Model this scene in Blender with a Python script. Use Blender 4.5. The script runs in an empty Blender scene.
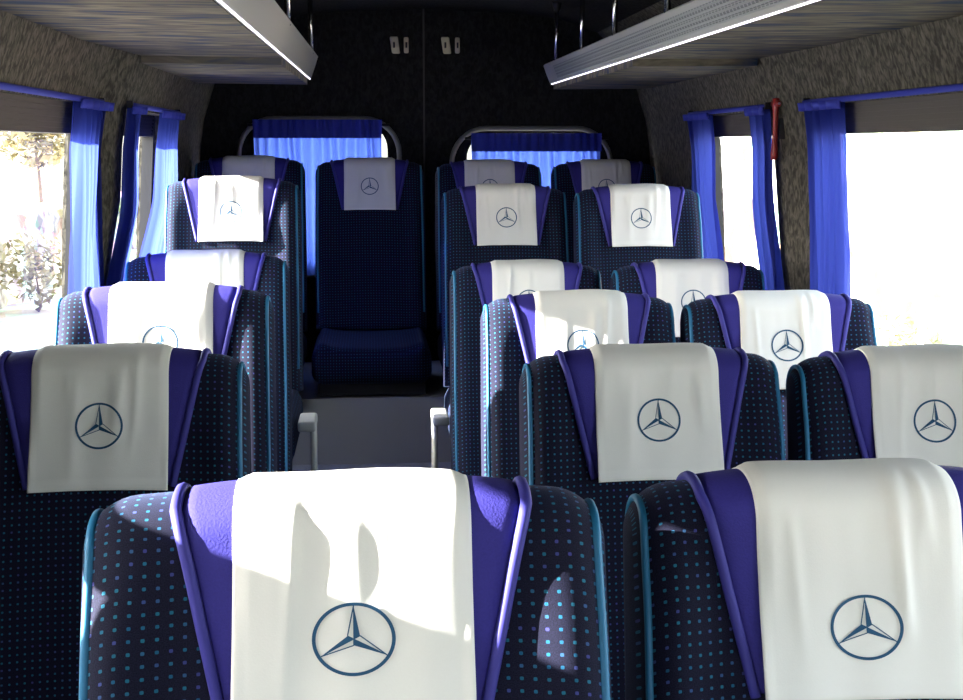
import bpy, bmesh, math, random
from mathutils import Vector, Matrix
random.seed(7)
SC = bpy.context.scene
COL = SC.collection
PI = math.pi

# ------------------------------------------------------------------ helpers
def mesh(name, verts, faces, uvs=None, smooth=True):
    me = bpy.data.meshes.new(name)
    me.from_pydata([tuple(v) for v in verts], [], faces)
    if uvs is not None:
        lay = me.uv_layers.new(name='UVMap')
        for p in me.polygons:
            for li in p.loop_indices:
                lay.data[li].uv = uvs[me.loops[li].vertex_index]
    if smooth:
        me.polygons.foreach_set('use_smooth', [True] * len(me.polygons))
    me.update()
    return me

def obj(name, me, mat=None, parent=None, loc=(0, 0, 0)):
    o = bpy.data.objects.new(name, me)
    COL.objects.link(o)
    o.location = loc
    if mat and not me.materials:
        me.materials.append(mat)
    if parent:
        o.parent = parent
    return o

def empty(name, loc=(0, 0, 0), rz=0):
    o = bpy.data.objects.new(name, None)
    COL.objects.link(o)
    o.location = loc
    o.rotation_euler = (0, 0, rz)
    o.empty_display_size = .05
    return o

def tag(o, label, cat, group=None):
    o['label'] = label
    o['category'] = cat
    if group:
        o['group'] = group
    return o

def structure(o):
    o['kind'] = 'structure'
    return o

class MB:
    """collects geometry for one mesh"""
    def __init__(s):
        s.v, s.f = [], []
    def add(s, verts, faces):
        n = len(s.v)
        s.v += [tuple(v) for v in verts]
        s.f += [tuple(i + n for i in f) for f in faces]
        return s
    def box(s, x0, x1, y0, y1, z0, z1):
        v = [(x0, y0, z0), (x1, y0, z0), (x1, y1, z0), (x0, y1, z0), (x0, y0, z1), (x1, y0, z1), (x1, y1, z1), (x0, y1, z1)]
        f = [(0, 3, 2, 1), (4, 5, 6, 7), (0, 1, 5, 4), (1, 2, 6, 5), (2, 3, 7, 6), (3, 0, 4, 7)]
        return s.add(v, f)
    def tube(s, pts, r, n=10, cap=True):
        pts = [Vector(p) for p in pts]
        rings = []
        prev = None
        for i, p in enumerate(pts):
            d = (pts[min(i + 1, len(pts) - 1)] - pts[max(i - 1, 0)])
            if d.length < 1e-9:
                d = Vector((0, 0, 1))
            d.normalize()
            if prev is None:
                a = Vector((0, 0, 1)) if abs(d.z) < .9 else Vector((1, 0, 0))
                e1 = d.cross(a).normalized()
            else:
                e1 = (prev - d * prev.dot(d)).normalized()
            prev = e1
            e2 = d.cross(e1)
            rr = r(i / (len(pts) - 1)) if callable(r) else r
            rings.append([p + (e1 * math.cos(2 * PI * k / n) + e2 * math.sin(2 * PI * k / n)) * rr for k in range(n)])
        v = [q for ring in rings for q in ring]
        f = []
        for i in range(len(rings) - 1):
            for k in range(n):
                f.append((i * n + k, i * n + (k + 1) % n, (i + 1) * n + (k + 1) % n, (i + 1) * n + k))
        if cap:
            f.append(tuple(range(n))[::-1])
            f.append(tuple((len(rings) - 1) * n + k for k in range(n)))
        return s.add(v, f)
    def mesh(s, name, smooth=False):
        me = mesh(name, s.v, s.f, smooth=smooth)
        bm = bmesh.new(); bm.from_mesh(me)
        bmesh.ops.recalc_face_normals(bm, faces=bm.faces)
        bm.to_mesh(me); bm.free()
        return me
    def build(s, name, mat, parent=None, smooth=False, loc=(0, 0, 0)):
        return obj(name, s.mesh(name, smooth), mat, parent, loc)

def box_uv(me):
    lay = me.uv_layers.get('UVMap') or me.uv_layers.new(name='UVMap')
    for p in me.polygons:
        n = p.normal
        ax = max(range(3), key=lambda i: abs(n[i]))
        for li in p.loop_indices:
            c = me.vertices[me.loops[li].vertex_index].co
            lay.data[li].uv = (c.y, c.z) if ax == 0 else ((c.x, c.z) if ax == 1 else (c.x, c.y))

def rbox(name, x0, x1, y0, y1, z0, z1, r=.01, seg=3):
    bm = bmesh.new()
    bmesh.ops.create_cube(bm, size=1)
    for v in bm.verts:
        v.co = Vector(((x0 + x1) / 2 + v.co.x * (x1 - x0), (y0 + y1) / 2 + v.co.y * (y1 - y0), (z0 + z1) / 2 + v.co.z * (z1 - z0)))
    bmesh.ops.bevel(bm, geom=bm.edges[:], offset=r, segments=seg, profile=.5, affect='EDGES')
    me = bpy.data.meshes.new(name)
    bm.to_mesh(me); bm.free()
    me.polygons.foreach_set('use_smooth', [True] * len(me.polygons))
    box_uv(me)
    return me

def sstep(a, b, x):
    t = max(0., min(1., (x - a) / (b - a)))
    return t * t * (3 - 2 * t)

def lerp_table(tab, x):
    if x <= tab[0][0]:
        return tab[0][1]
    for (a, b), (c, d) in zip(tab, tab[1:]):
        if x <= c:
            return b + (d - b) * (x - a) / (c - a)
    return tab[-1][1]

# ------------------------------------------------------------------ materials
def new_mat(name):
    m = bpy.data.materials.new(name)
    m.use_nodes = True
    nt = m.node_tree
    return m, nt, nt.nodes['Principled BSDF']

def N(nt, typ, **kw):
    n = nt.nodes.new(typ)
    for k, v in kw.items():
        setattr(n, k, v)
    return n

def plain(name, col, rough=.6, metal=0., spec=.4, noise=0., scale=40, bump=0.):
    m, nt, p = new_mat(name)
    p.inputs['Base Color'].default_value = (*col, 1)
    p.inputs['Roughness'].default_value = rough
    p.inputs['Metallic'].default_value = metal
    p.inputs['Specular IOR Level'].default_value = spec
    if noise or bump:
        tc = N(nt, 'ShaderNodeTexCoord')
        no = N(nt, 'ShaderNodeTexNoise')
        no.inputs['Scale'].default_value = scale
        no.inputs['Detail'].default_value = 5
        nt.links.new(tc.outputs['Object'], no.inputs['Vector'])
        if noise:
            mx = N(nt, 'ShaderNodeMixRGB', blend_type='MIX')
            mx.inputs[1].default_value = (*[c * (1 - noise) for c in col], 1)
            mx.inputs[2].default_value = (*[min(1, c * (1 + noise)) for c in col], 1)
            nt.links.new(no.outputs['Fac'], mx.inputs[0])
            nt.links.new(mx.outputs[0], p.inputs['Base Color'])
        if bump:
            b = N(nt, 'ShaderNodeBump')
            b.inputs['Strength'].default_value = bump
            b.inputs['Distance'].default_value = .01
            nt.links.new(no.outputs['Fac'], b.inputs['Height'])
            nt.links.new(b.outputs[0], p.inputs['Normal'])
    return m

def dotted_fabric():
    m, nt, p = new_mat('dotted_seat_fabric')
    uv = N(nt, 'ShaderNodeUVMap', uv_map='UVMap')
    mp = N(nt, 'ShaderNodeMapping')
    pitch = .0108
    mp.inputs['Scale'].default_value = (1 / pitch, 1 / pitch, 1)
    nt.links.new(uv.outputs[0], mp.inputs[0])
    vo = N(nt, 'ShaderNodeTexVoronoi', voronoi_dimensions='2D', distance='MINKOWSKI')
    vo.inputs['Scale'].default_value = 1
    vo.inputs['Exponent'].default_value = 3.5
    vo.inputs['Randomness'].default_value = 0
    nt.links.new(mp.outputs[0], vo.inputs['Vector'])
    lt = N(nt, 'ShaderNodeMath', operation='LESS_THAN')
    lt.inputs[1].default_value = .142
    nt.links.new(vo.outputs['Distance'], lt.inputs[0])
    # colour of each dot: teal to violet
    sep = N(nt, 'ShaderNodeSeparateColor')
    nt.links.new(vo.outputs['Color'], sep.inputs[0])
    cr = N(nt, 'ShaderNodeValToRGB')
    cr.color_ramp.elements[0].color = (.011, .085, .18, 1)
    cr.color_ramp.elements[1].color = (.045, .045, .20, 1)
    e = cr.color_ramp.elements.new(.55); e.color = (.013, .12, .19, 1)
    nt.links.new(sep.outputs[0], cr.inputs[0])
    # base weave
    no = N(nt, 'ShaderNodeTexNoise')
    no.inputs['Scale'].default_value = 900
    nt.links.new(uv.outputs[0], no.inputs['Vector'])
    bc = N(nt, 'ShaderNodeValToRGB')
    bc.color_ramp.elements[0].position = .35
    bc.color_ramp.elements[0].color = (.003, .0032, .010, 1)
    bc.color_ramp.elements[1].position = .7
    bc.color_ramp.elements[1].color = (.010, .0095, .030, 1)
    nt.links.new(no.outputs['Fac'], bc.inputs[0])
    mx = N(nt, 'ShaderNodeMixRGB')
    nt.links.new(lt.outputs[0], mx.inputs[0])
    nt.links.new(bc.outputs[0], mx.inputs[1])
    nt.links.new(cr.outputs[0], mx.inputs[2])
    nt.links.new(mx.outputs[0], p.inputs['Base Color'])
    p.inputs['Roughness'].default_value = .85
    p.inputs['Specular IOR Level'].default_value = .15
    p.inputs['Sheen Weight'].default_value = .12
    p.inputs['Sheen Roughness'].default_value = .5
    p.inputs['Sheen Tint'].default_value = (.3, .4, .8, 1)
    b = N(nt, 'ShaderNodeBump')
    b.inputs['Strength'].default_value = .35
    b.inputs['Distance'].default_value = .001
    nt.links.new(no.outputs['Fac'], b.inputs['Height'])
    nt.links.new(b.outputs[0], p.inputs['Normal'])
    return m

def carpet(name, c0, c1):
    m, nt, p = new_mat(name)
    tc = N(nt, 'ShaderNodeTexCoord')
    mp = N(nt, 'ShaderNodeMapping')
    mp.inputs['Scale'].default_value = (1, 1, .55)
    nt.links.new(tc.outputs['Object'], mp.inputs[0])
    no = N(nt, 'ShaderNodeTexNoise')
    no.inputs['Scale'].default_value = 75
    no.inputs['Detail'].default_value = 4
    no.inputs['Distortion'].default_value = .6
    nt.links.new(mp.outputs[0], no.inputs['Vector'])
    cr = N(nt, 'ShaderNodeValToRGB')
    cr.color_ramp.elements[0].position = .38
    cr.color_ramp.elements[0].color = (*c0, 1)
    cr.color_ramp.elements[1].position = .66
    cr.color_ramp.elements[1].color = (*c1, 1)
    nt.links.new(no.outputs['Fac'], cr.inputs[0])
    nt.links.new(cr.outputs[0], p.inputs['Base Color'])
    p.inputs['Roughness'].default_value = .95
    p.inputs['Specular IOR Level'].default_value = .1
    b = N(nt, 'ShaderNodeBump')
    b.inputs['Strength'].default_value = .7
    b.inputs['Distance'].default_value = .006
    nt.links.new(no.outputs['Fac'], b.inputs['Height'])
    nt.links.new(b.outputs[0], p.inputs['Normal'])
    return m

def pattern_fabric():
    # blotchy blue and brown streaked lining below the racks
    m, nt, p = new_mat('rack_lining_fabric')
    tc = N(nt, 'ShaderNodeTexCoord')
    mp = N(nt, 'ShaderNodeMapping')
    mp.inputs['Scale'].default_value = (2.2, 9, 9)
    nt.links.new(tc.outputs['Object'], mp.inputs[0])
    no = N(nt, 'ShaderNodeTexNoise')
    no.inputs['Scale'].default_value = 2.2
    no.inputs['Detail'].default_value = 6
    no.inputs['Distortion'].default_value = 1.2
    nt.links.new(mp.outputs[0], no.inputs['Vector'])
    cr = N(nt, 'ShaderNodeValToRGB')
    els = cr.color_ramp.elements
    els[0].position = .33; els[0].color = (.022, .035, .075, 1)
    els[1].position = .72; els[1].color = (.19, .165, .12, 1)
    e = els.new(.48); e.color = (.085, .077, .062, 1)
    nt.links.new(no.outputs['Fac'], cr.inputs[0])
    nt.links.new(cr.outputs[0], p.inputs['Base Color'])
    p.inputs['Roughness'].default_value = .9
    p.inputs['Specular IOR Level'].default_value = .1
    return m

def glass():
    m = bpy.data.materials.new('window_glass')
    m.use_nodes = True
    nt = m.node_tree
    nt.nodes.clear()
    out = N(nt, 'ShaderNodeOutputMaterial')
    tr = N(nt, 'ShaderNodeBsdfTransparent')
    tr.inputs[0].default_value = (.93, .95, .94, 1)
    gl = N(nt, 'ShaderNodeBsdfGlossy')
    gl.inputs['Roughness'].default_value = .02
    lw = N(nt, 'ShaderNodeLayerWeight')
    lw.inputs[0].default_value = .5
    pw = N(nt, 'ShaderNodeMath', operation='POWER'); pw.inputs[1].default_value = 5
    nt.links.new(lw.outputs['Facing'], pw.inputs[0])
    fr = N(nt, 'ShaderNodeMath', operation='MULTIPLY_ADD'); fr.inputs[1].default_value = .2; fr.inputs[2].default_value = .03
    nt.links.new(pw.outputs[0], fr.inputs[0])
    mx = N(nt, 'ShaderNodeMixShader')
    nt.links.new(fr.outputs[0], mx.inputs[0])
    nt.links.new(tr.outputs[0], mx.inputs[1])
    nt.links.new(gl.outputs[0], mx.inputs[2])
    nt.links.new(mx.outputs[0], out.inputs[0])
    return m

def cloth_translucent(name, col, tcol, tfac=.55, transp=0.):
    m = bpy.data.materials.new(name)
    m.use_nodes = True
    nt = m.node_tree
    nt.nodes.clear()
    out = N(nt, 'ShaderNodeOutputMaterial')
    d = N(nt, 'ShaderNodeBsdfDiffuse'); d.inputs[0].default_value = (*col, 1)
    t = N(nt, 'ShaderNodeBsdfTranslucent'); t.inputs[0].default_value = (*tcol, 1)
    mx = N(nt, 'ShaderNodeMixShader'); mx.inputs[0].default_value = tfac
    nt.links.new(d.outputs[0], mx.inputs[1])
    nt.links.new(t.outputs[0], mx.inputs[2])
    last = mx
    if transp:
        tp = N(nt, 'ShaderNodeBsdfTransparent'); tp.inputs[0].default_value = (*tcol, 1)
        m2 = N(nt, 'ShaderNodeMixShader'); m2.inputs[0].default_value = transp
        nt.links.new(mx.outputs[0], m2.inputs[1])
        nt.links.new(tp.outputs[0], m2.inputs[2])
        last = m2
    nt.links.new(last.outputs[0], out.inputs[0])
    return m

def emitter(name, col, strength):
    m, nt, p = new_mat(name)
    p.inputs['Base Color'].default_value = (.8, .8, .8, 1)
    p.inputs['Emission Color'].default_value = (*col, 1)
    p.inputs['Emission Strength'].default_value = strength
    return m

def stone_mat(name, c0, c1, c2, scale):
    m, nt, p = new_mat(name)
    tc = N(nt, 'ShaderNodeTexCoord')
    no = N(nt, 'ShaderNodeTexNoise')
    no.inputs['Scale'].default_value = scale * .8
    no.inputs['Detail'].default_value = 6
    nt.links.new(tc.outputs['Object'], no.inputs['Vector'])
    vo = N(nt, 'ShaderNodeTexVoronoi')
    vo.inputs['Scale'].default_value = scale
    nt.links.new(tc.outputs['Object'], vo.inputs['Vector'])
    cr = N(nt, 'ShaderNodeValToRGB')
    els = cr.color_ramp.elements
    els[0].position = .38; els[0].color = (*c0, 1)
    els[1].position = .62; els[1].color = (*c2, 1)
    e = els.new(.5); e.color = (*c1, 1)
    nt.links.new(no.outputs['Fac'], cr.inputs[0])
    mx = N(nt, 'ShaderNodeMixRGB', blend_type='MULTIPLY')
    mx.inputs[0].default_value = .5
    nt.links.new(cr.outputs[0], mx.inputs[1])
    nt.links.new(vo.outputs['Color'], mx.inputs[2])
    nt.links.new(mx.outputs[0], p.inputs['Base Color'])
    p.inputs['Roughness'].default_value = .95
    b = N(nt, 'ShaderNodeBump')
    b.inputs['Distance'].default_value = .05
    nt.links.new(vo.outputs['Distance'], b.inputs['Height'])
    nt.links.new(b.outputs[0], p.inputs['Normal'])
    return m

def perforated():
    m, nt, p = new_mat('perforated_grey_trim')
    tc = N(nt, 'ShaderNodeTexCoord')
    mp = N(nt, 'ShaderNodeMapping')
    mp.inputs['Scale'].default_value = (0, 38, 95)
    nt.links.new(tc.outputs['Object'], mp.inputs[0])
    sp = N(nt, 'ShaderNodeSeparateXYZ')
    nt.links.new(mp.outputs[0], sp.inputs[0])
    def frac(sock, cut):
        fr = N(nt, 'ShaderNodeMath', operation='FRACT')
        nt.links.new(sock, fr.inputs[0])
        g = N(nt, 'ShaderNodeMath', operation='GREATER_THAN')
        g.inputs[1].default_value = cut
        nt.links.new(fr.outputs[0], g.inputs[0])
        return g.outputs[0]
    a = frac(sp.outputs['Y'], .3)
    b = frac(sp.outputs['Z'], .45)
    mu = N(nt, 'ShaderNodeMath', operation='MULTIPLY')
    nt.links.new(a, mu.inputs[0]); nt.links.new(b, mu.inputs[1])
    mx = N(nt, 'ShaderNodeMixRGB')
    mx.inputs[1].default_value = (.33, .35, .33, 1)
    mx.inputs[2].default_value = (.13, .14, .14, 1)
    nt.links.new(mu.outputs[0], mx.inputs[0])
    nt.links.new(mx.outputs[0], p.inputs['Base Color'])
    p.inputs['Roughness'].default_value = .45
    return m

M = {}
M['dots'] = dotted_fabric()
M['purple'] = plain('violet_blue_fabric', (.036, .030, .22), .75, spec=.2, noise=.15, scale=500, bump=.15)
M['piping_violet'] = plain('violet_piping', (.040, .036, .25), .6, spec=.3)
M['piping_cyan'] = plain('cyan_piping', (.015, .15, .30), .5, spec=.4)
M['cover'] = plain('cream_cover_cloth', (.80, .785, .735), .85, spec=.15, noise=.02, scale=700, bump=.05)
M['emblem'] = plain('printed_blue_ink', (.012, .075, .16), .7)
M['dark_metal'] = plain('dark_seat_metal', (.03, .03, .035), .5, .6)
M['light_plastic'] = plain('light_grey_plastic', (.42, .43, .40), .45)
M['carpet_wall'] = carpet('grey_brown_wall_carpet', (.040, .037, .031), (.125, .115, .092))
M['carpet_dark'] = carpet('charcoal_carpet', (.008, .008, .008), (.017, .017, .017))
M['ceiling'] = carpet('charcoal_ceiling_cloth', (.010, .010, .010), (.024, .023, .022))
M['lining'] = pattern_fabric()
M['vinyl'] = plain('grey_vinyl_floor', (.16, .17, .17), .35, spec=.5, noise=.08, scale=120)
M['plinth'] = plain('light_grey_vinyl', (.48, .48, .42), .45)
M['glass'] = glass()
M['curtain'] = cloth_translucent('blue_curtain_cloth', (.022, .030, .20), (.05, .08, .42), .5, .09)
M['rear_curtain'] = cloth_translucent('rear_blue_curtain_cloth', (.03, .05, .32), (.08, .15, .62), .55, .05)
M['blue_tape'] = plain('blue_curtain_tape', (.02, .03, .28), .8)
M['rubber'] = plain('black_rubber', (.02, .02, .02), .6)
M['grey_trim'] = plain('grey_plastic_trim', (.05, .05, .048), .5)
M['surround'] = plain('grey_window_surround', (.13, .13, .12), .5)
M['fascia'] = plain('silver_grey_trim', (.40, .40, .37), .45)
M['perforated'] = perforated()
M['led'] = emitter('led_strip_light', (.92, .88, 1.0), 1.7)
M['chrome'] = plain('chrome', (.6, .6, .6), .2, 1.)
M['red'] = plain('red_plastic', (.26, .015, .014), .4)
M['steel'] = plain('bright_steel', (.7, .7, .7), .3, 1.)
M['latch'] = plain('cream_latch_plastic', (.48, .43, .31), .5)
M['header'] = plain('brown_grey_header_panel', (.10, .09, .08), .7)
M['ground'] = stone_mat('pale_gravel', (.58, .54, .48), (.68, .65, .60), (.76, .73, .68), 2.5)
M['stone_left'] = stone_mat('weathered_stone', (.20, .16, .11), (.58, .52, .43), (.80, .76, .68), 2.2)
M['stone_right'] = stone_mat('pale_stone', (.045, .036, .015), (.60, .55, .46), (.76, .73, .68), 1.6)
M['leaf'] = plain('olive_leaves', (.22, .19, .10), .8, noise=.4, scale=6)
M['bark'] = plain('bark', (.12, .09, .06), .9)

# ------------------------------------------------------------------ bus shell
XC = .235
HALF = [(0, 1.05), (.45, 1.045), (.85, 1.03), (1.2, 1.015), (1.45, .997), (1.56, .98), (1.73, .925), (1.84, .85), (1.93, .74), (1.985, .58), (2.01, .38)]
Y0, Y1 = -1.35, 5.86

def inset(y, z, side):
    k = .048 if side < 0 else .022
    return k * sstep(3.80, 3.99, y) * sstep(1.0, 1.3, z) * (1 - sstep(1.75, 1.9, z))

def wall_x(y, z, side):
    return XC + side * (lerp_table(HALF, z) - inset(y, z, side))

WIN = {-1: [(-1.0, .15, .92, 1.56), (.50, 1.235, 1.30, 1.56), (1.085, 1.235, .95, 1.30), (2.30, 3.74, .82, 1.56), (4.02, 4.93, .86, 1.555)],  # high and narrow left openings by front seats: unseen, added to shape sunlight
       1: [(-1.0, .15, .92, 1.56), (.55, 1.72, .82, 1.56), (2.25, 3.66, .82, 1.56), (4.02, 4.93, .86, 1.555)]}

def side_wall(side, name):
    ys = {Y0, Y1, 3.80, 3.85, 3.89, 3.94, 3.99}
    zs = {0., 2.01}
    for a, _ in HALF:
        zs.add(a)
    for (a, b, c, d) in WIN[side]:
        ys |= {a, b}; zs |= {c, d}
    zs = sorted(z for z in zs if z <= 1.94)
    ys = sorted(ys)
    idx, v, f = {}, [], []
    def vert(i, j, k):
        key = (i, j, k)
        if key not in idx:
            y, z = ys[i], zs[j]
            x = wall_x(y, z, side) if k == 0 else XC + side * (lerp_table(HALF, z) + .055)
            idx[key] = len(v); v.append((x, y, z))
        return idx[key]
    def solid(i, j):
        if i < 0 or j < 0 or i >= len(ys) - 1 or j >= len(zs) - 1:
            return False
        yc, zc = (ys[i] + ys[i + 1]) / 2, (zs[j] + zs[j + 1]) / 2
        return not any(a < yc < b and c < zc < d for a, b, c, d in WIN[side])
    for i in range(len(ys) - 1):
        for j in range(len(zs) - 1):
            if not solid(i, j):
                continue
            for k in (0, 1):
                f.append((vert(i, j, k), vert(i + 1, j, k), vert(i + 1, j + 1, k), vert(i, j + 1, k)))
            for (di, dj, e) in ((-1, 0, ((0, 0), (0, 1))), (1, 0, ((1, 0), (1, 1))), (0, -1, ((0, 0), (1, 0))), (0, 1, ((0, 1), (1, 1)))):
                if not solid(i + di, j + dj):
                    (a, b), (c, d) = e
                    f.append((vert(i + a, j + b, 0), vert(i + c, j + d, 0), vert(i + c, j + d, 1), vert(i + a, j + b, 1)))
    mb = MB(); mb.v, mb.f = v, f
    return structure(mb.build(name, M['carpet_wall']))

side_wall(-1, 'wall_left')
side_wall(1, 'wall_right')

# ceiling: shallow arch between the two side walls
prof = [(XC - lerp_table(HALF, z), z) for z in (1.93, 1.985, 2.01)] + [(XC, 2.025)] + [(XC + lerp_table(HALF, z), z) for z in (2.01, 1.985, 1.93)]
mb = MB()
out = [(x + (.05 if x > XC else -.05 if x < XC else 0), z + .05) for x, z in prof]
n = len(prof)
for (y) in (Y0, Y1 + .06):
    mb.v += [(x, y, z) for x, z in prof] + [(x, y, z) for x, z in out]
for i in range(n - 1):
    mb.f += [(i, i + 1, 2 * n + i + 1, 2 * n + i), (n + i, n + i + 1, 3 * n + i + 1, 3 * n + i)]
mb.f += [tuple(range(n)) + tuple(range(2 * n - 1, n - 1, -1)), tuple(range(2 * n, 3 * n)) + tuple(range(4 * n - 1, 3 * n - 1, -1))]
mb.f += [(0, n, 3 * n, 2 * n), (n - 1, 2 * n - 1, 4 * n - 1, 3 * n - 1)]
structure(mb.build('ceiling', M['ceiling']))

# floor and the raised rear platform
structure(MB().box(XC - 1.1, XC + 1.1, Y0, Y1 + .06, -.06, 0).build('floor', M['vinyl']))
structure(MB().box(XC - 1.04, XC + 1.04, 4.70, Y1, 0, .27).box(XC - .99, XC + .99, 4.97, Y1 - .02, .27, .52).build('floor_platform', M['plinth']))

# glass panes, header panels and frames of the side windows and the added sun openings
wn = 0
for side in (-1, 1):
    for (a, b, c, d) in WIN[side]:
        wn += 1
        xo = lambda z, o: XC + side * (lerp_table(HALF, z) + o)
        fr = MB()
        t = .022
        for (ya, yb, za, zb) in ((a, b, c, c + t), (a, a + t, c, d), (b - t, b, c, d)):
            fr.add([(xo(za, .012), ya, za), (xo(za, .012), yb, za), (xo(zb, .012), yb, zb), (xo(zb, .012), ya, zb),
                    (xo(za, .050), ya, za), (xo(za, .050), yb, za), (xo(zb, .050), yb, zb), (xo(zb, .050), ya, zb)],
                   [(0, 1, 2, 3), (7, 6, 5, 4), (0, 4, 5, 1), (1, 5, 6, 2), (2, 6, 7, 3), (3, 7, 4, 0)])
        w = structure(fr.build('window_%d' % wn, M['rubber']))
        # ribbed header above the glass, set lower up front to trim the sun
        hz = min(1.482 if b > 2 else 1.455, d - .03)
        hd = MB()
        k = 6
        for i in range(k):
            z0 = hz + (d - hz) * i / k; z1 = hz + (d - hz) * (i + 1) / k
            hd.add([(xo(z0, .010), a, z0), (xo(z0, .010), b, z0), (xo(z1, .016), b, z1), (xo(z1, .016), a, z1),
                    (xo(z0, .052), a, z0), (xo(z0, .052), b, z0), (xo(z1, .052), b, z1), (xo(z1, .052), a, z1)],
                   [(0, 1, 2, 3), (7, 6, 5, 4), (0, 4, 5, 1), (1, 5, 6, 2), (2, 6, 7, 3), (3, 7, 4, 0)])
        hd.build('header_panel', M['header'], w)
        g = MB().add([(xo(c, .035), a, c), (xo(c, .035), b, c), (xo(hz, .035), b, hz), (xo(hz, .035), a, hz)], [(0, 1, 2, 3)])
        g.build('glass_pane', M['glass'], w)

# ---- rear wall: two doors, each with a rounded window
def rrect(x0, x1, z0, z1, r, n=8):
    pts = []
    for (cx, cz, a0) in ((x1 - r, z1 - r, 0), (x0 + r, z1 - r, 90), (x0 + r, z0 + r, 180), (x1 - r, z0 + r, 270)):
        for k in range(n + 1):
            a = math.radians(a0 + 90 * k / n)
            pts.append((cx + r * math.cos(a), cz + r * math.sin(a)))
    return pts

def plate_with_hole(x0, x1, z0, z1, hole, y, th):
    n = len(hole)
    cx, cz = sum(p[0] for p in hole) / n, sum(p[1] for p in hole) / n
    q = n // 4
    outer = []
    corners = [(x1, z1), (x0, z1), (x0, z0), (x1, z0)]
    for c in range(4):
        for k in range(q):
            outer.append(corners[c])
    for i, (hx, hz) in enumerate(hole):            # project the straight points on the outer border, keep corners
        c = i // q
        k = i % q
        if k == 0:
            outer[i] = [(x1, hz), (hx, z1), (x0, hz), (hx, z0)][c]
        elif k == q - 1:
            outer[i] = [(hx, z1), (x0, hz), (hx, z0), (x1, hz)][c]
    v = [(x, y, z) for x, z in hole] + [(x, y, z) for x, z in outer] + [(x, y + th, z) for x, z in hole] + [(x, y + th, z) for x, z in outer]
    f = []
    for i in range(n):
        j = (i + 1) % n
        f += [(i, j, n + j, n + i), (2 * n + i, 3 * n + i, 3 * n + j, 2 * n + j), (i, 2 * n + i, 2 * n + j, j)]
    mb = MB(); mb.v, mb.f = v, f
    me = mb.mesh('plate')
    bm = bmesh.new(); bm.from_mesh(me)
    bmesh.ops.remove_doubles(bm, verts=bm.verts, dist=1e-5)
    bmesh.ops.dissolve_degenerate(bm, dist=1e-5, edges=bm.edges)
    bmesh.ops.recalc_face_normals(bm, faces=bm.faces)
    bm.to_mesh(me); bm.free()
    return me

SEAM = .232
REARW = [(-.49, .075, .95, 1.545), (.415, .99, .95, 1.505)]
for di, (dx0, dx1) in enumerate(((XC - 1.06, SEAM - .004), (SEAM + .004, XC + 1.06))):
    x0, x1, z0, z1 = REARW[di]
    hole = rrect(x0, x1, z0, z1, .11)
    me = plate_with_hole(dx0, dx1, .0, 2.06, hole, Y1, .06)
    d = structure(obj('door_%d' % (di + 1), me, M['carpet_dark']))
    rp = rrect(x0 - .065, x1 + .05, z0 - .05, z1 + .02, .15)
    ring = [(x, Y1 - .004, z) for x, z in rp] + [(rp[0][0], Y1 - .004, rp[0][1])]
    MB().tube(ring, .011, 8, False).build('window_surround', M['surround'], d, True)
    g = MB(); g.v = [(x, Y1 + .035, z) for x, z in hole]; g.f = [tuple(range(len(hole)))]
    g.build('glass_pane', M['glass'], d)
structure(MB().box(SEAM - .0045, SEAM + .0045, Y1 + .004, Y1 + .055, 0, 2.05).build('trim_1', M['rubber']))
# pale latches at the top of the doors
for i, xx in enumerate((.128, .345)):
    t = empty('door_latch', (xx, Y1, 1.872))
    tag(t, ['pale two-piece latch near the top of the rear door, left of the seam', 'pale two-piece latch near the top of the rear door, right of the seam'][i], 'latch')
    for j, (dx, w, h) in enumerate(((-.022, .034, .070), (.030, .020, .066))):
        me = rbox('latch_plate', dx - w / 2, dx + w / 2, -.02, 0, -h / 2, h / 2, .006)
        for v in me.vertices:
            if j == 0 and v.co.z < 0:
                v.co.x += -v.co.z * .28
        o = obj('latch_plate', me, M['latch'], t)
        obj('keeper', rbox('keeper', dx - .004, dx + .004, -.026, -.018, -.012, .012, .002), M['dark_metal'], o)

# ---- front end (behind the camera): dash, windscreen
fw = plate_with_hole(XC - 1.06, XC + 1.06, 0, 2.06, rrect(XC - .80, XC + .80, 1.06, 1.48, .1), Y0 - .06, .06)
wf = structure(obj('wall_front', fw, M['carpet_dark']))
hole = rrect(XC - .80, XC + .80, 1.06, 1.48, .1)
g = MB(); g.v = [(x, Y0 - .03, z) for x, z in hole]; g.f = [tuple(range(len(hole)))]
g.build('glass_pane', M['glass'], wf)

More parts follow.
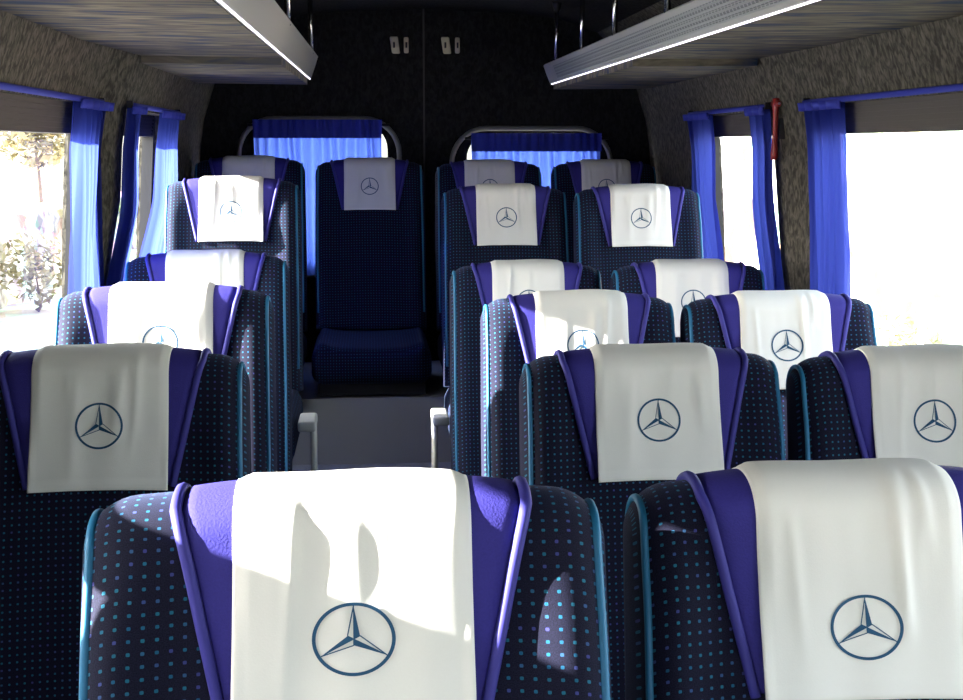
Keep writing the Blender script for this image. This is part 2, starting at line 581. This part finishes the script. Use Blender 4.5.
# ------------------------------------------------------------------ luggage racks
def rack(side, lipa, lipb, zl, y0, y1, label, rods, top_dx, top_dz, slotted):
    t = empty('luggage_rack', (0, 0, zl))
    tag(t, label, 'luggage rack')
    s = side
    LP = lambda y: lipa + lipb * y
    # padded underside shelf follows the wall
    for nm, ya, yb, dz, mt in (('shelf', y0, 3.98, .0, M['lining']), ('shelf', 3.98, y1, -.020, M['lining'])):
        mb = MB()
        ny = 8
        v = []
        for i in range(ny + 1):
            y = ya + (yb - ya) * i / ny
            xw = wall_x(y, zl + .01, s) - s * .004
            l = LP(y) + s * .012
            v += [(xw, y, dz + .004), (l, y, dz), (l, y, .028), (xw, y, .032)]
        f = []
        for i in range(ny):
            for k in range(4):
                f.append((i * 4 + k, i * 4 + (k + 1) % 4, i * 4 + 4 + (k + 1) % 4, i * 4 + 4 + k))
        f += [(0, 1, 2, 3), tuple(ny * 4 + k for k in (3, 2, 1, 0))]
        mb.v, mb.f = v, f
        mb.build(nm, mt, t)
    # fascia: slanted board with a rounded top
    pr = [(0, 0), (-.004, .008), (top_dx * .6, top_dz * .55), (top_dx, top_dz), (top_dx + .006, top_dz + .006), (top_dx + .016, top_dz), (.018, .004)]
    pr = [(s * a, b) for a, b in pr]
    mb = MB()
    for y in (y0, y1):
        mb.v += [(LP(y) + x, y, z) for x, z in pr]
    k = len(pr)
    for i in range(k):
        mb.f.append((i, (i + 1) % k, k + (i + 1) % k, k + i))
    mb.f += [tuple(range(k)), tuple(range(2 * k - 1, k - 1, -1))]
    fa = mb.build('fascia', M['fascia'], t)
    # perforated insert with lengthwise ridges
    mb = MB()
    nr = 7
    for i in range(nr):
        a = .16 + .66 * i / nr; b = .16 + .66 * (i + .7) / nr
        def pt(u, o):
            return s * (top_dx * u) - s * o, top_dz * u + o * .2
        xa, za = pt(a, .0035); xb, zb = pt(b, .0035); xi, zi = pt(a, -.006); xj, zj = pt(b, -.006)
        ye = y1 - .25
        mb.add([(LP(y0) + xa, y0, za), (LP(y0) + xb, y0, zb), (LP(y0) + xj, y0, zj), (LP(y0) + xi, y0, zi), (LP(ye) + xa, ye, za), (LP(ye) + xb, ye, zb), (LP(ye) + xj, ye, zj), (LP(ye) + xi, ye, zi)],
               [(0, 1, 2, 3), (4, 5, 6, 7), (0, 1, 5, 4), (1, 2, 6, 5), (2, 3, 7, 6), (3, 0, 4, 7)])
    if slotted:
        mb.build('grille', M['perforated'], fa)
    # led strip along the lower lip
    mb = MB()
    for y in (y0, y1 - .03):
        mb.v += [(LP(y) + a, y, b) for a, b in ((-.002, -.0025), (.002, -.0025), (.002, .001), (-.002, .001))]
    mb.f = [(0, 1, 2, 3), (7, 6, 5, 4), (0, 4, 5, 1), (1, 5, 6, 2), (2, 6, 7, 3), (3, 7, 4, 0)]
    obj('light_strip', mb.mesh('light_strip'), M['led'], t)
    # hanger rods
    for y in rods:
        x = LP(y) - s * .020
        zt = lerp_table(sorted((abs(px - XC) * 1., pz) for px, pz in prof), abs(x - XC)) - zl
        zt = {-1: 2.0, 1: 1.985}[s] - zl
        r = MB().tube([(x, y, .075), (x, y, zt)], .0085, 12).build('hanger_rod', M['chrome'], t, True)
        MB().tube([(x, y, zt - .02), (x, y, zt - .004), (x, y, zt + .012)], lambda q: .012 + .008 * q, 12).build('end_cap', M['dark_metal'], r, True)
    return t

rack(-1, -.288, .0126, 1.70, -.6, 5.25, 'patterned luggage rack above the left windows with smooth silver lip and light strip', (2.7, 3.8, 4.95), -.030, .085, False)
rack(1, .794, -.0093, 1.70, -.6, 5.60, 'luggage rack above the right windows with slotted grey lip and light strip', (3.4, 4.1, 4.7, 5.3), -.030, .075, True)

# ------------------------------------------------------------------ curtains
def curtain(name, side, ya, yb, zt, zb, folds, seed, label, flare=.0, waist=0., off=.012, group=None):
    rnd = random.Random(seed)
    ph = [rnd.uniform(0, 6.28) for _ in range(4)]
    nu, nv = folds * 10, 26
    yc = (ya + yb) / 2
    v, f = [], []
    t = empty(name, (wall_x(yc, zt, side), yc, zb))
    base = Vector(t.location)
    for j in range(nv + 1):
        q = j / nv
        z = zt + (zb - zt) * q
        wdt = (yb - ya) * (1 + flare * math.exp(-q * 14) - waist * math.sin(min(1, q * 1.1) * PI) )
        for i in range(nu + 1):
            u = i / nu
            y = yc + (u - .5) * wdt + .012 * math.sin(q * 5 + ph[0]) * q
            a = .011 + .010 * q
            w = math.sin(u * folds * 2 * PI + ph[1] + .8 * math.sin(q * 3 + ph[2])) + .4 * math.sin(u * folds * 4.3 * PI + ph[3] + q * 2)
            x = wall_x(max(3.99, y) if yc > 3.99 else min(3.80, y), z, side) - side * (off + a * (1 + w))
            v.append(Vector((x, y, z)) - base)
    for j in range(nv):
        for i in range(nu):
            k = j * (nu + 1) + i
            f.append((k, k + 1, k + nu + 2, k + nu + 1))
    c = obj('curtain_cloth', mesh('curtain_cloth', v, f), M['curtain'], t)
    # gathered tape that ties the cloth to the rail
    tb = MB()
    for j, z in enumerate((zt + .006, zt - .016)):
        for i in range(nu + 1):
            u = i / nu
            y = yc + (u - .5) * (yb - ya) * (1 + flare)
            x = wall_x(max(3.99, y) if yc > 3.99 else min(3.80, y), z, side) - side * (off + .026 + .011 * math.sin(u * folds * 2 * PI + ph[1]))
            tb.v.append(tuple(Vector((x, y, z)) - base))
    for i in range(nu):
        tb.f.append((i, i + 1, nu + 2 + i, nu + 1 + i))
    o = tb.build('gathering_tape', M['blue_tape'], t, True)
    sm = o.modifiers.new('thick', 'SOLIDIFY'); sm.thickness = .004
    tag(t, label, 'curtain', group)
    return t

def rail(side, ya, yb, z, label):
    t = empty('curtain_rail', (wall_x((ya + yb) / 2, z, side), (ya + yb) / 2, z))
    b = Vector(t.location)
    pts = []
    for i in range(13):
        y = ya + (yb - ya) * i / 12
        pts.append(Vector((wall_x(min(y, 3.8) if ya < 3.8 else max(y, 3.99), z, side) - side * .016, y, z)) - b)
    MB().tube(pts, .0075, 10).build('rail_sleeve', M['blue_tape'], t, True)
    for p in (pts[0], pts[-1]):
        MB().box(p.x - .006 if side > 0 else p.x - .012, p.x + .012 if side > 0 else p.x + .006, p.y - .008, p.y + .008, p.z - .012, p.z + .012).build('bracket', M['dark_metal'], t)
    tag(t, label, 'curtain rail')

rail(-1, 2.05, 3.82, 1.568, 'blue curtain rail along the top of the large left window')
rail(-1, 3.99, 4.97, 1.566, 'blue curtain rail over the narrow window left of the rear seats')
rail(1, 2.05, 3.70, 1.568, 'blue curtain rail along the top of the large right window')
rail(1, 3.99, 4.97, 1.566, 'blue curtain rail over the narrow window right of the rear seats')
curtain('window_curtain', -1, 3.50, 3.80, 1.560, .80, 5, 3, 'sunlit blue curtain gathered at the rear end of the large left window', .12, .05)
curtain('window_curtain', -1, 3.95, 4.09, 1.557, .84, 3, 5, 'slim blue curtain on the bus-front side of the narrow left window', .0)
curtain('window_curtain', -1, 4.53, 4.92, 1.557, .84, 5, 6, 'blue curtain on the rear side of the narrow left window', .06, .1)
curtain('window_curtain', 1, 3.40, 3.66, 1.560, .80, 5, 13, 'blue curtain gathered at the rear end of the large right window', .10, .04)
curtain('window_curtain', 1, 3.96, 4.15, 1.557, .84, 3, 15, 'blue curtain below the red hammer, bus-front side of the narrow right window', .1)
curtain('window_curtain', 1, 4.66, 4.95, 1.557, .84, 4, 16, 'blue curtain on the rear side of the narrow right window', .08, .05)

def rear_curtain(x0, x1, zt, zb, seed, label):
    rnd = random.Random(seed)
    t = empty('rear_window_curtain', ((x0 + x1) / 2, Y1, zb))
    b = Vector(t.location)
    folds = 15
    jit = [rnd.uniform(-1, 1) for _ in range(folds + 2)]
    def sheet(za, zc, yo, amp, nv, nm, mat):
        nu = folds * 8
        v, f = [], []
        for j in range(nv + 1):
            z = za + (zc - za) * j / nv
            for i in range(nu + 1):
                u = i / nu
                fi = u * folds
                k = int(fi)
                ph = fi + .25 * (jit[k] * (1 - fi + k) + jit[k + 1] * (fi - k))
                y = Y1 - yo - amp * (1 + math.sin(ph * 2 * PI + .5 * math.sin(z * 9)))
                v.append(Vector((x0 + (x1 - x0) * u + .006 * math.sin(z * 7 + u * 20), y, z)) - b)
        for j in range(nv):
            for i in range(nu):
                k = j * (nu + 1) + i
                f.append((k, k + 1, k + nu + 2, k + nu + 1))
        return obj(nm, mesh(nm, v, f), mat, t)
    sheet(zt, zb, .022, .010, 14, 'curtain_cloth', M['rear_curtain'])
    h = sheet(zt + .012, zt - .065, .046, .010, 4, 'gathered_header', M['blue_tape'])
    MB().tube([Vector((x0 - .03, Y1 - .035, zt - .01)) - b, Vector((x1 + .03, Y1 - .035, zt - .01)) - b], .006, 8).build('rail', M['dark_metal'], t, True)
    tag(t, label, 'curtain')

rear_curtain(-.485, .055, 1.548, .90, 21, 'backlit pleated blue curtain across the left rear door window')
rear_curtain(.435, .995, 1.492, .90, 22, 'backlit pleated blue curtain across the right rear door window')

# ------------------------------------------------------------------ emergency hammer
def hammer():
    y = 3.93
    x = wall_x(y, 1.5, 1)
    t = empty('emergency_hammer', (x, y, 1.50))
    pr = [(.088, .013), (.07, .014), (.045, .010), (.0, .009), (-.04, .010), (-.075, .0135), (-.09, .012)]
    mb = MB()
    n = 14
    for z, r in pr:
        for k in range(n):
            a = 2 * PI * k / n
            mb.v.append((-.022 + r * .8 * math.cos(a), r * math.sin(a), z))
    for i in range(len(pr) - 1):
        for k in range(n):
            mb.f.append((i * n + k, i * n + (k + 1) % n, i * n + n + (k + 1) % n, i * n + n + k))
    mb.f += [tuple(range(n)), tuple((len(pr) - 1) * n + k for k in range(n))]
    mb.build('handle', M['red'], t, True)
    MB().tube([(-.022, -.032, .072), (-.022, -.024, .072), (-.022, .024, .072), (-.022, .032, .072)], lambda q: .004 + .006 * math.sin(PI * min(1, max(0, q))) ** .5, 10).build('striking_head', M['red'], t, True)
    MB().tube([(-.022, -.032, .072), (-.022, -.042, .072)], lambda q: .004 * (1.02 - q), 8).build('steel_point', M['steel'], t, True)
    MB().box(-.012, .004, -.012, .012, -.03, .03).build('wall_clip', M['dark_metal'], t)
    tag(t, 'red emergency hammer clipped to the pillar between the right windows', 'hammer')
hammer()

# ------------------------------------------------------------------ seats
L_BACK, W, AT, RT, RC = .70, .2215, .060, .042, .046
REC = math.radians(13)
LC = PI / 2 * math.sqrt((AT * AT + RT * RT) / 2)

def h_top(x):
    ax = abs(x)
    e = min(1., ax / W)
    c = max(0., ax - (W - RC))
    return L_BACK - .011 * e * e - (RC - math.sqrt(max(0, RC * RC - min(c, RC) ** 2)))

def prof_nh(x, s):
    """profile of the backrest at lateral position x: s = arc length from the crest, + to the front"""
    xi = min(1., abs(x) / W)
    g = math.sqrt(max(0., 1 - xi ** 10))
    H = h_top(x)
    a = AT * g
    rt = RT * (.25 + .75 * g)
    sg = 1 if s >= 0 else -1
    q = abs(s)
    if q < LC:
        ph = q / LC * PI / 2
        n, h, down = a * math.sin(ph), H - rt * (1 - math.cos(ph)), 0.
    else:
        down = q - LC
        n, h = a, H - rt - down
    n += .012 * sstep(0, .4, down) * g                      # thicker towards the seat
    if sg > 0:
        n += g * (.020 * sstep(.60, .88, xi) * sstep(-.02, .10, down) - .006 * (1 - sstep(.3, .7, xi)) * sstep(.15, .4, down))
    return sg * n, h

def surf(x, s):
    n, h = prof_nh(x, s)
    fl = 1 + .018 * sstep(-.02, .42, L_BACK - h)
    y = -.158 + h * math.sin(REC) - n * math.cos(REC)
    z = .44 + h * math.cos(REC) + n * math.sin(REC)
    return Vector((x * fl, y, z))

def surf_off(x, s, o):
    e = .004
    dx = surf(x + e if x + e < W else x, s) - surf(x - e if x - e > -W else x, s)
    ds = surf(x, s + e) - surf(x, s - e)
    nn = dx.cross(ds)
    if nn.length < 1e-12:
        return surf(x, s)
    nn.normalize()
    nn = -nn
    # outward check: away from the mid plane of the backrest
    n, h = prof_nh(x, s)
    mid = Vector((0, -.158 + (h - .05) * math.sin(REC), .44 + (h - .05) * math.cos(REC)))
    p = surf(x, s)
    if nn.dot(Vector((0, p.y - mid.y, p.z - mid.z))) < 0:
        nn = -nn
    return p + nn * o

def grid(cols, rows, fn, uvfn=None):
    v, f, uv = [], [], []
    for i in range(rows):
        for j in range(cols):
            v.append(fn(j / (cols - 1), i / (rows - 1)))
            if uvfn:
                uv.append(uvfn(j / (cols - 1), i / (rows - 1)))
    for i in range(rows - 1):
        for j in range(cols - 1):
            k = i * cols + j
            f.append((k, k + cols, k + cols + 1, k + 1))
    return v, f, uv

def backrest_mesh():
    nx = 57
    xs = []
    for j in range(nx):
        a = -1 + 2 * j / (nx - 1)
        xs.append(W * math.copysign(1 - (1 - abs(a)) ** 1.7, a))
    v, f, uv = [], [], []
    rows = [('f', k / 26) for k in range(27)] + [('c', k / 16) for k in range(1, 16)] + [('b', k / 12) for k in range(13)]
    for kind, q in rows:
        for x in xs:
            g = math.sqrt(max(0., 1 - min(1, abs(x) / W) ** 10))
            smax = LC + h_top(x) - RT * (.25 + .75 * g)
            if kind == 'f':
                s = smax + (LC - smax) * q
            elif kind == 'c':
                s = LC * (1 - 2 * q)
            else:
                s = -LC - (smax - LC) * q
            v.append(surf(x, s))
            uv.append((x * 1.0, s + L_BACK))
    R = len(rows)
    for i in range(R - 1):
        for j in range(nx - 1):
            k = i * nx + j
            f.append((k, k + 1, k + nx + 1, k + nx))
    for j in range(nx - 1):
        f.append((j, (R - 1) * nx + j, (R - 1) * nx + j + 1, j + 1))
    return mesh('backrest', v, f, uv)

def wrap_half(s):
    return .154 - .050 * sstep_lin(LC * .6, .272, s) if s > 0 else .154

def sstep_lin(a, b, x):
    return max(0., min(1., (x - a) / (b - a)))

S0, S1 = -.17, .252
def wrap_mesh():
    def fn(u, q):
        s = S0 + (S1 - S0) * q
        a = -1 + 2 * u
        o = .004 + .004 * (1 - a ** 4)
        if abs(a) > .999:
            o = -.004
        if q > .999 or q < .001:
            o = min(o, -.003)
        return surf_off(a * wrap_half(s), s, o)
    return mesh('headrest_wrap', *grid(33, 60, fn)[:2])

def wrap_piping(sg):
    pts = [surf_off(sg * wrap_half(s), s, .0035) for s in [S0 + (S1 - S0) * k / 50 for k in range(51)]]
    mb = MB().tube(pts, .0055, 8)
    return mb.mesh('piping', True)

def edge_piping(sg):
    pts = []
    x = sg * W * .94
    for k in range(60):
        s = .66 + (-.10 - .66) * k / 59
        pts.append(surf_off(x, s, .001))
    return MB().tube(pts, .0042, 8).mesh('edge_piping', True)

C0, C1, CW = -.13, .258, .1035
def cover_fn(seed):
    r = random.Random(seed)
    ridges = []
    for k in range(6):
        ridges.append((r.uniform(-.085, .085), r.uniform(-.12, .12), r.uniform(.005, .011), r.uniform(.0008, .0030), r.uniform(.03, .09), r.uniform(.10, .24)))
    soft = [r.uniform(0, 6.28) for _ in range(4)]
    def off(x, s):
        o = .0125
        e = 0.
        for (x0, sl, w, a, sa, sb) in ridges:
            m = sstep(sa - .02, sa + .03, s) * (1 - sstep(sb - .05, sb + .03, s))
            e += a * m * math.exp(-((x - x0 - sl * (s - .1)) / w) ** 2)
        e += .0008 * math.sin(x * 90 + soft[0] + s * 10) * sstep(.02, .12, s) + .0010 * math.sin(x * 38 + soft[1])
        e *= .35 + .65 * sstep(.02, .035, abs(CW - abs(x)) + .02)
        o += e
        if abs(x) > CW - .0075:
            o += .0008
        if s > C1 - .013:
            o += .0012
        o += .006 * sstep(.16, C1, s)
        o -= .0055 * sstep(.86, 1.0, abs(x) / CW) * (1 - sstep(.1, .22, s))
        return o
    return off

def cover_mesh(off):
    rows = 76
    def fn(u, q):
        s = C0 + (C1 - C0) * q
        x = (-1 + 2 * u) * CW
        return surf_off(x, s, off(x, s))
    return mesh('headrest_cover', *grid(65, rows, fn)[:2])

ES, ER = .160, .0358
def emblem_mesh(off, drop=0., squash=1.):
    mb = MB()
    def P(ex, ey):
        x, s = ex, ES + drop - ey * squash
        return surf_off(x, s, off(x, s) + .0010)
    n = 72
    ri, ro = ER - .0032, ER
    v = []
    for k in range(n):
        a = 2 * PI * k / n
        for r in (ri, (ri + ro) / 2, ro):
            v.append(P(r * math.cos(a), r * math.sin(a)))
    f = []
    for k in range(n):
        for m in range(2):
            f.append((k * 3 + m, k * 3 + m + 1, ((k + 1) % n) * 3 + m + 1, ((k + 1) % n) * 3 + m))
    mb.add(v, f)
    def tri(a, b, c, nn=10):
        # fill a triangle with strips from apex a to edge b-c
        v, f = [], []
        for i in range(nn + 1):
            t = i / nn
            for j in (0, .5, 1):
                p = (a[0] + (b[0] + (c[0] - b[0]) * j - a[0]) * t, a[1] + (b[1] + (c[1] - b[1]) * j - a[1]) * t)
                v.append(P(*p))
        for i in range(nn):
            for j in range(2):
                f.append((i * 3 + j, i * 3 + j + 1, i * 3 + 4 + j, i * 3 + 3 + j))
        mb.add(v, f)
    def line(a, b, w, nn=10):
        d = (b[0] - a[0], b[1] - a[1]); l = math.hypot(*d)
        nx, ny = -d[1] / l * w / 2, d[0] / l * w / 2
        v, f = [], []
        for i in range(nn + 1):
            t = i / nn
            x, y = a[0] + d[0] * t, a[1] + d[1] * t
            v += [P(x + nx, y + ny), P(x - nx, y - ny)]
        for i in range(nn):
            f.append((2 * i, 2 * i + 1, 2 * i + 3, 2 * i + 2))
        mb.add(v, f)
    for k in range(3):
        a = math.radians(90 + 120 * k)
        tip = (ri * math.cos(a), ri * math.sin(a))
        rw = .0062
        le = (rw * math.cos(a + PI / 3), rw * math.sin(a + PI / 3))
        re = (rw * math.cos(a - PI / 3), rw * math.sin(a - PI / 3))
        tri(tip, re, (0, 0))
        line(tip, le, .0011)
        line(le, (0, 0), .0011, 4)
        line(tip, (0, 0), .0008)
    me = mesh('emblem', mb.v, mb.f)
    return me

def cushion_mesh():
    me = rbox('cushion', -.223, .223, -.70, -.13, .305, .445, .045, 6)
    bm = bmesh.new(); bm.from_mesh(me)
    bmesh.ops.subdivide_edges(bm, edges=[e for e in bm.edges if e.calc_length() > .08], cuts=10, use_grid_fill=True)
    for v in bm.verts:
        if v.co.z > .40:
            xi = abs(v.co.x) / .215
            v.co.z += .018 * sstep(.55, .9, xi) * (1 - sstep(.9, 1.0, xi)) - .006 * (1 - xi)
    bm.to_mesh(me); bm.free()
    me.polygons.foreach_set('use_smooth', [True] * len(me.polygons))
    box_uv(me)
    return me

MESH = dict(backrest=backrest_mesh(), wrap=wrap_mesh(), wp=[wrap_piping(-1), wrap_piping(1)], ep=[edge_piping(-1), edge_piping(1)], cushion=cushion_mesh())
MESH['frame'] = MB().box(-.20, .20, -.66, -.12, .262, .308).box(-.20, -.17, -.20, -.10, .30, .46).box(.17, .20, -.20, -.10, .30, .46).mesh('base_frame')
COVERS, EMB = [], {}
for sd in (11, 24, 37, 52):
    of = cover_fn(sd)
    k = len(COVERS)
    COVERS.append((cover_mesh(of),))
    EMB[k, 0.] = emblem_mesh(of)
    if k < 2:
        EMB[k, (.012, .030)[k]] = emblem_mesh(of, (.012, .030)[k], .87)
# side panel of light plastic on the aisle side: pad on top, upright below (built for the +x side)
def side_panel(sg):
    a = [rbox('side_panel', .268, .282, -.66, -.50, .10, .425, .006)]
    me = a[0]
    if sg < 0:
        for v in me.vertices:
            v.co.x *= -1
        me.flip_normals()
    b = rbox('arm_pad',   .2325, .285, -.665, -.52, .405, .437, .008)
    if sg < 0:
        for v in b.vertices:
            v.co.x *= -1
        b.flip_normals()
    return me, b
PANEL = {1: side_panel(1), -1: side_panel(-1)}
LEGS = {}
def leg_mesh(lift, sg):
    key = (round(lift, 3), sg)
    if key not in LEGS:
        mb = MB()
        x = sg * .155
        mb.box(x - .018, x + .018, -.56, -.24, 0, .022)
        mb.box(x - .014, x + .014, -.44, -.37, .02, .27 + lift)
        mb.box(x - .016, x + .016, -.55, -.22, .235 + lift, .265 + lift)
        LEGS[key] = mb.mesh('leg')
    return LEGS[key]

def seat(x, y, top, floor, cov, panel, label, wide=1., drop=0.):
    lift = top - 1.134 - floor
    t = empty('bus_seat', (x, y, floor))
    up = (0, 0, lift)
    b = obj('backrest', MESH['backrest'], M['dots'], t, up)
    b.scale.x = wide
    b.location.x = -.08 * (wide - 1)
    for k in (0, 1):
        obj('edge_piping', MESH['ep'][k], M['piping_cyan'], b)
    w = obj('headrest_wrap', MESH['wrap'], M['purple'], t, up)
    for k in (0, 1):
        obj('piping', MESH['wp'][k], M['piping_violet'], w)
    c = obj('headrest_cover', COVERS[cov][0], M['cover'], t, up)
    sm = c.modifiers.new('cloth', 'SOLIDIFY'); sm.thickness = .0016; sm.offset = -1
    e = obj('emblem', EMB[cov, drop], M['emblem'], c)
    cu = obj('cushion', MESH['cushion'], M['dots'], t, up)
    obj('base_frame', MESH['frame'], M['dark_metal'], t, up)
    for sg in (-1, 1):
        obj('leg', leg_mesh(lift, sg), M['dark_metal'], t)
    if panel:
        p = obj('side_panel', PANEL[panel][0], M['light_plastic'], t, up)
        obj('arm_pad', PANEL[panel][1], M['light_plastic'], p)
    tag(t, label, 'bus seat', 'navy dotted passenger seats')
    return t

SEATS = [
    (-0.019, 1.219, 1.155, 0, 0, 0, 'big front navy dotted seat with sun across the top of its white cover', 1.07, .012),
    (.475, 1.33, 1.129, 0, 1, 0, 'big front navy dotted seat with wrinkled cream cover, right of the sunlit front one', 1., .030),
    (-0.418, 2.165, 1.139, 0, 2, 1, 'single seat on left of aisle just behind the sunlit front seat, whole emblem in shade'),
    (0.468, 2.246, 1.117, 0, 3, -1, 'aisle seat on right of aisle, directly behind the gap between the two front seats'),
    (0.923, 2.215, 1.114, 0, 0, 0, 'window seat with pale bluish cover behind the right front seat, cut by the picture edge'),
    (-0.424, 2.824, 1.172, 0, 3, 1, 'single seat on left side with sun-bleached cover, beside the gathered left curtain'),
    (0.466, 3.036, 1.125, 0, 2, -1, 'right-hand aisle seat in third row, cream cover half hiding its emblem'),
    (0.921, 3.010, 1.123, 0, 1, 0, 'window seat in third row beside the large right window, bright white cover'),
    (-0.446, 3.736, 1.169, 0, 1, 1, 'single left seat in fourth row, showing only the top strip of its white cover'),
    (0.446, 3.895, 1.123, 0, 0, -1, 'right-hand aisle seat in fourth row, only upper strip of cream cover showing'),
    (0.900, 3.805, 1.129, 0, 3, 0, 'window seat in fourth row on the right with bluish grey cover top'),
    (-0.453, 4.556, 1.351, 0, 0, 1, 'raised single left seat in fifth row with whole white cover, beside narrow left window'),
    (0.468, 4.767, 1.318, 0, 1, -1, 'raised right-hand aisle seat in fifth row with cream cover and cyan edge lines'),
    (0.922, 4.675, 1.318, 0, 2, 0, 'raised right window seat in fifth row with bright white cover'),
    (-0.485, 5.579, 1.410, .52, 2, 0, 'rear bench seat at far left, mostly hidden behind the raised left single seat'),
    (-0.003, 5.643, 1.401, .52, 3, 0, 'rear bench seat facing down the aisle with its cushion visible'),
    (0.490, 5.665, 1.393, .52, 0, 0, 'rear bench seat right of the aisle, below left edge of right rear window'),
    (0.975, 5.665, 1.393, .52, 1, 0, 'rear bench seat at far right with shaded grey cover under the right rack end'),
]
for a in SEATS:
    seat(*a)

# ------------------------------------------------------------------ outside
GZ = -.75
gv, gf, _ = grid(31, 31, lambda u, q: (-60 + 120 * u, -50 + 120 * q, GZ + .05 * math.sin(u * 40) * math.cos(q * 33)))
structure(obj('ground', mesh('ground', gv, gf), M['ground']))

def bumpy_wall(name, x, ya, yb, h, th, mat, label, seed, slope=0.):
    r = random.Random(seed)
    ny, nz = 70, 12
    mb = MB()
    tops = [h + r.uniform(-.08, .08) for _ in range(ny + 1)]
    for face in (0, 1):
        for i in range(ny + 1):
            for j in range(nz + 1):
                z = GZ - .1 + (tops[i] - GZ + .1) * j / nz
                y = ya + (yb - ya) * i / ny
                xx = x + slope * (y - ya) + (th if face else 0) + r.uniform(-.05, .05)
                mb.v.append((xx, y, z))
    K = (ny + 1) * (nz + 1)
    for face in (0, 1):
        for i in range(ny):
            for j in range(nz):
                k = face * K + i * (nz + 1) + j
                mb.f.append((k, k + 1, k + nz + 2, k + nz + 1))
    for i in range(ny):
        k = i * (nz + 1) + nz
        mb.f.append((k, k + nz + 1, K + k + nz + 1, K + k))
    for i in (0, ny):
        for j in range(nz):
            k = i * (nz + 1) + j
            mb.f.append((k, k + 1, K + k + 1, K + k))
    o = mb.build(name, mat)
    tag(o, label, 'wall')

bumpy_wall('stone_wall', -5.6, 5, 34, .45, .5, M['stone_left'], 'weathered brown stone wall outside the left windows', 1)
bumpy_wall('stone_wall', 5.2, 3, 30, 1.9, .5, M['stone_right'], 'pale sunlit stone wall outside the right windows', 2)

def leafy(name, x, y, z0, rx, rz, n, size, label, cat, trunk, seed):
    r = random.Random(seed)
    t = empty(name, (x, y, GZ))
    v, f = [], []
    for _ in range(n):
        th, ph, rr = r.uniform(0, 2 * PI), math.acos(r.uniform(-1, 1)), r.random() ** .4
        c = Vector((rx * rr * math.sin(ph) * math.cos(th), rx * rr * math.sin(ph) * math.sin(th), z0 - GZ + rz + rz * rr * math.cos(ph)))
        m = Matrix.Rotation(r.uniform(0, 6.28), 3, 'Z') @ Matrix.Rotation(r.uniform(-1.3, 1.3), 3, 'X') @ Matrix.Rotation(r.uniform(0, 6.28), 3, 'Z')
        s = size * r.uniform(.6, 1.3)
        k = len(v)
        v += [c + m @ Vector(p) for p in ((-s, 0, 0), (0, -.45 * s, .12 * s), (s, 0, 0), (0, .45 * s, .12 * s))]
        f += [(k, k + 1, k + 2, k + 3)]
    obj('crown', mesh('crown', v, f, smooth=False), M['leaf'], t)
    MB().tube([(0, 0, 0), (.05, .02, (z0 - GZ) * .6), (0, 0, z0 - GZ + rz)], lambda q: trunk * (1.2 - q), 8).build('trunk', M['bark'], t, True)
    tag(t, label, cat)

leafy('tree', -9.3, 27, 1.0, 1.5, 1.5, 1600, .17, 'olive green tree standing behind the left stone wall', 'tree', .12, 31)
leafy('tree', -7.4, 31, .9, 1.0, 1.0, 900, .15, 'smaller hazy green tree farther along the left stone wall', 'tree', .09, 32)
leafy('bush', -4.5, 12.2, GZ + .1, .5, .55, 420, .07, 'leafy bush in front of the left stone wall', 'bush', .03, 33)
leafy('bush', -4.5, 18.5, GZ + .1, .5, .5, 380, .07, 'leafy bush farther along the left stone wall', 'bush', .03, 34)
leafy('bush', 4.75, 11.8, GZ + .05, .4, .35, 260, .05, 'low dry bush at the foot of the right stone wall', 'bush', .02, 35)

# ------------------------------------------------------------------ light
wd = bpy.data.worlds.new('sky'); SC.world = wd
wd.use_nodes = True
nt = wd.node_tree
bg = nt.nodes['Background']
sky = nt.nodes.new('ShaderNodeTexSky')
sky.sky_type = 'NISHITA'
sky.sun_disc = False
sky.sun_elevation = math.radians(32)
sky.sun_rotation = math.radians(-90)
sky.air_density = 1.0
sky.dust_density = 2.5
hs = nt.nodes.new('ShaderNodeHueSaturation')
hs.inputs['Saturation'].default_value = .5
nt.links.new(sky.outputs[0], hs.inputs['Color'])
nt.links.new(hs.outputs[0], bg.inputs[0])
bg.inputs[1].default_value = 1.6

sd = bpy.data.lights.new('sun', 'SUN')
sd.energy = 60
sd.angle = math.radians(.5)
sd.color = (1, .96, .9)
so = bpy.data.objects.new('sun', sd)
COL.objects.link(so)
so.location = (-8, 0, 6)
so.rotation_euler = Vector((1, .05, -.34)).to_track_quat('-Z', 'Y').to_euler()

# ------------------------------------------------------------------ camera
f = 1350.
p = math.atan(204 / f)
psi = math.atan(111.5 / f * math.cos(p))
cd = bpy.data.cameras.new('camera')
cd.sensor_fit = 'HORIZONTAL'
cd.sensor_width = 36
cd.lens = f / 963 * 36
cd.clip_start = .02
co = bpy.data.objects.new('camera', cd)
COL.objects.link(co)
co.location = (0, 0, 1.45)
co.rotation_euler = (PI / 2 - p, 0, -psi)
SC.camera = co

SC.view_settings.view_transform = 'Standard'
SC.view_settings.look = 'None'
SC.view_settings.gamma = 1
SC.view_settings.use_curve_mapping = False
SC.view_settings.exposure = 0.3
SC.cycles.use_denoising = True
SC.cycles.max_bounces = 10
SC.cycles.diffuse_bounces = 6
SC.cycles.transparent_max_bounces = 16
SC.cycles.sample_clamp_indirect = 8
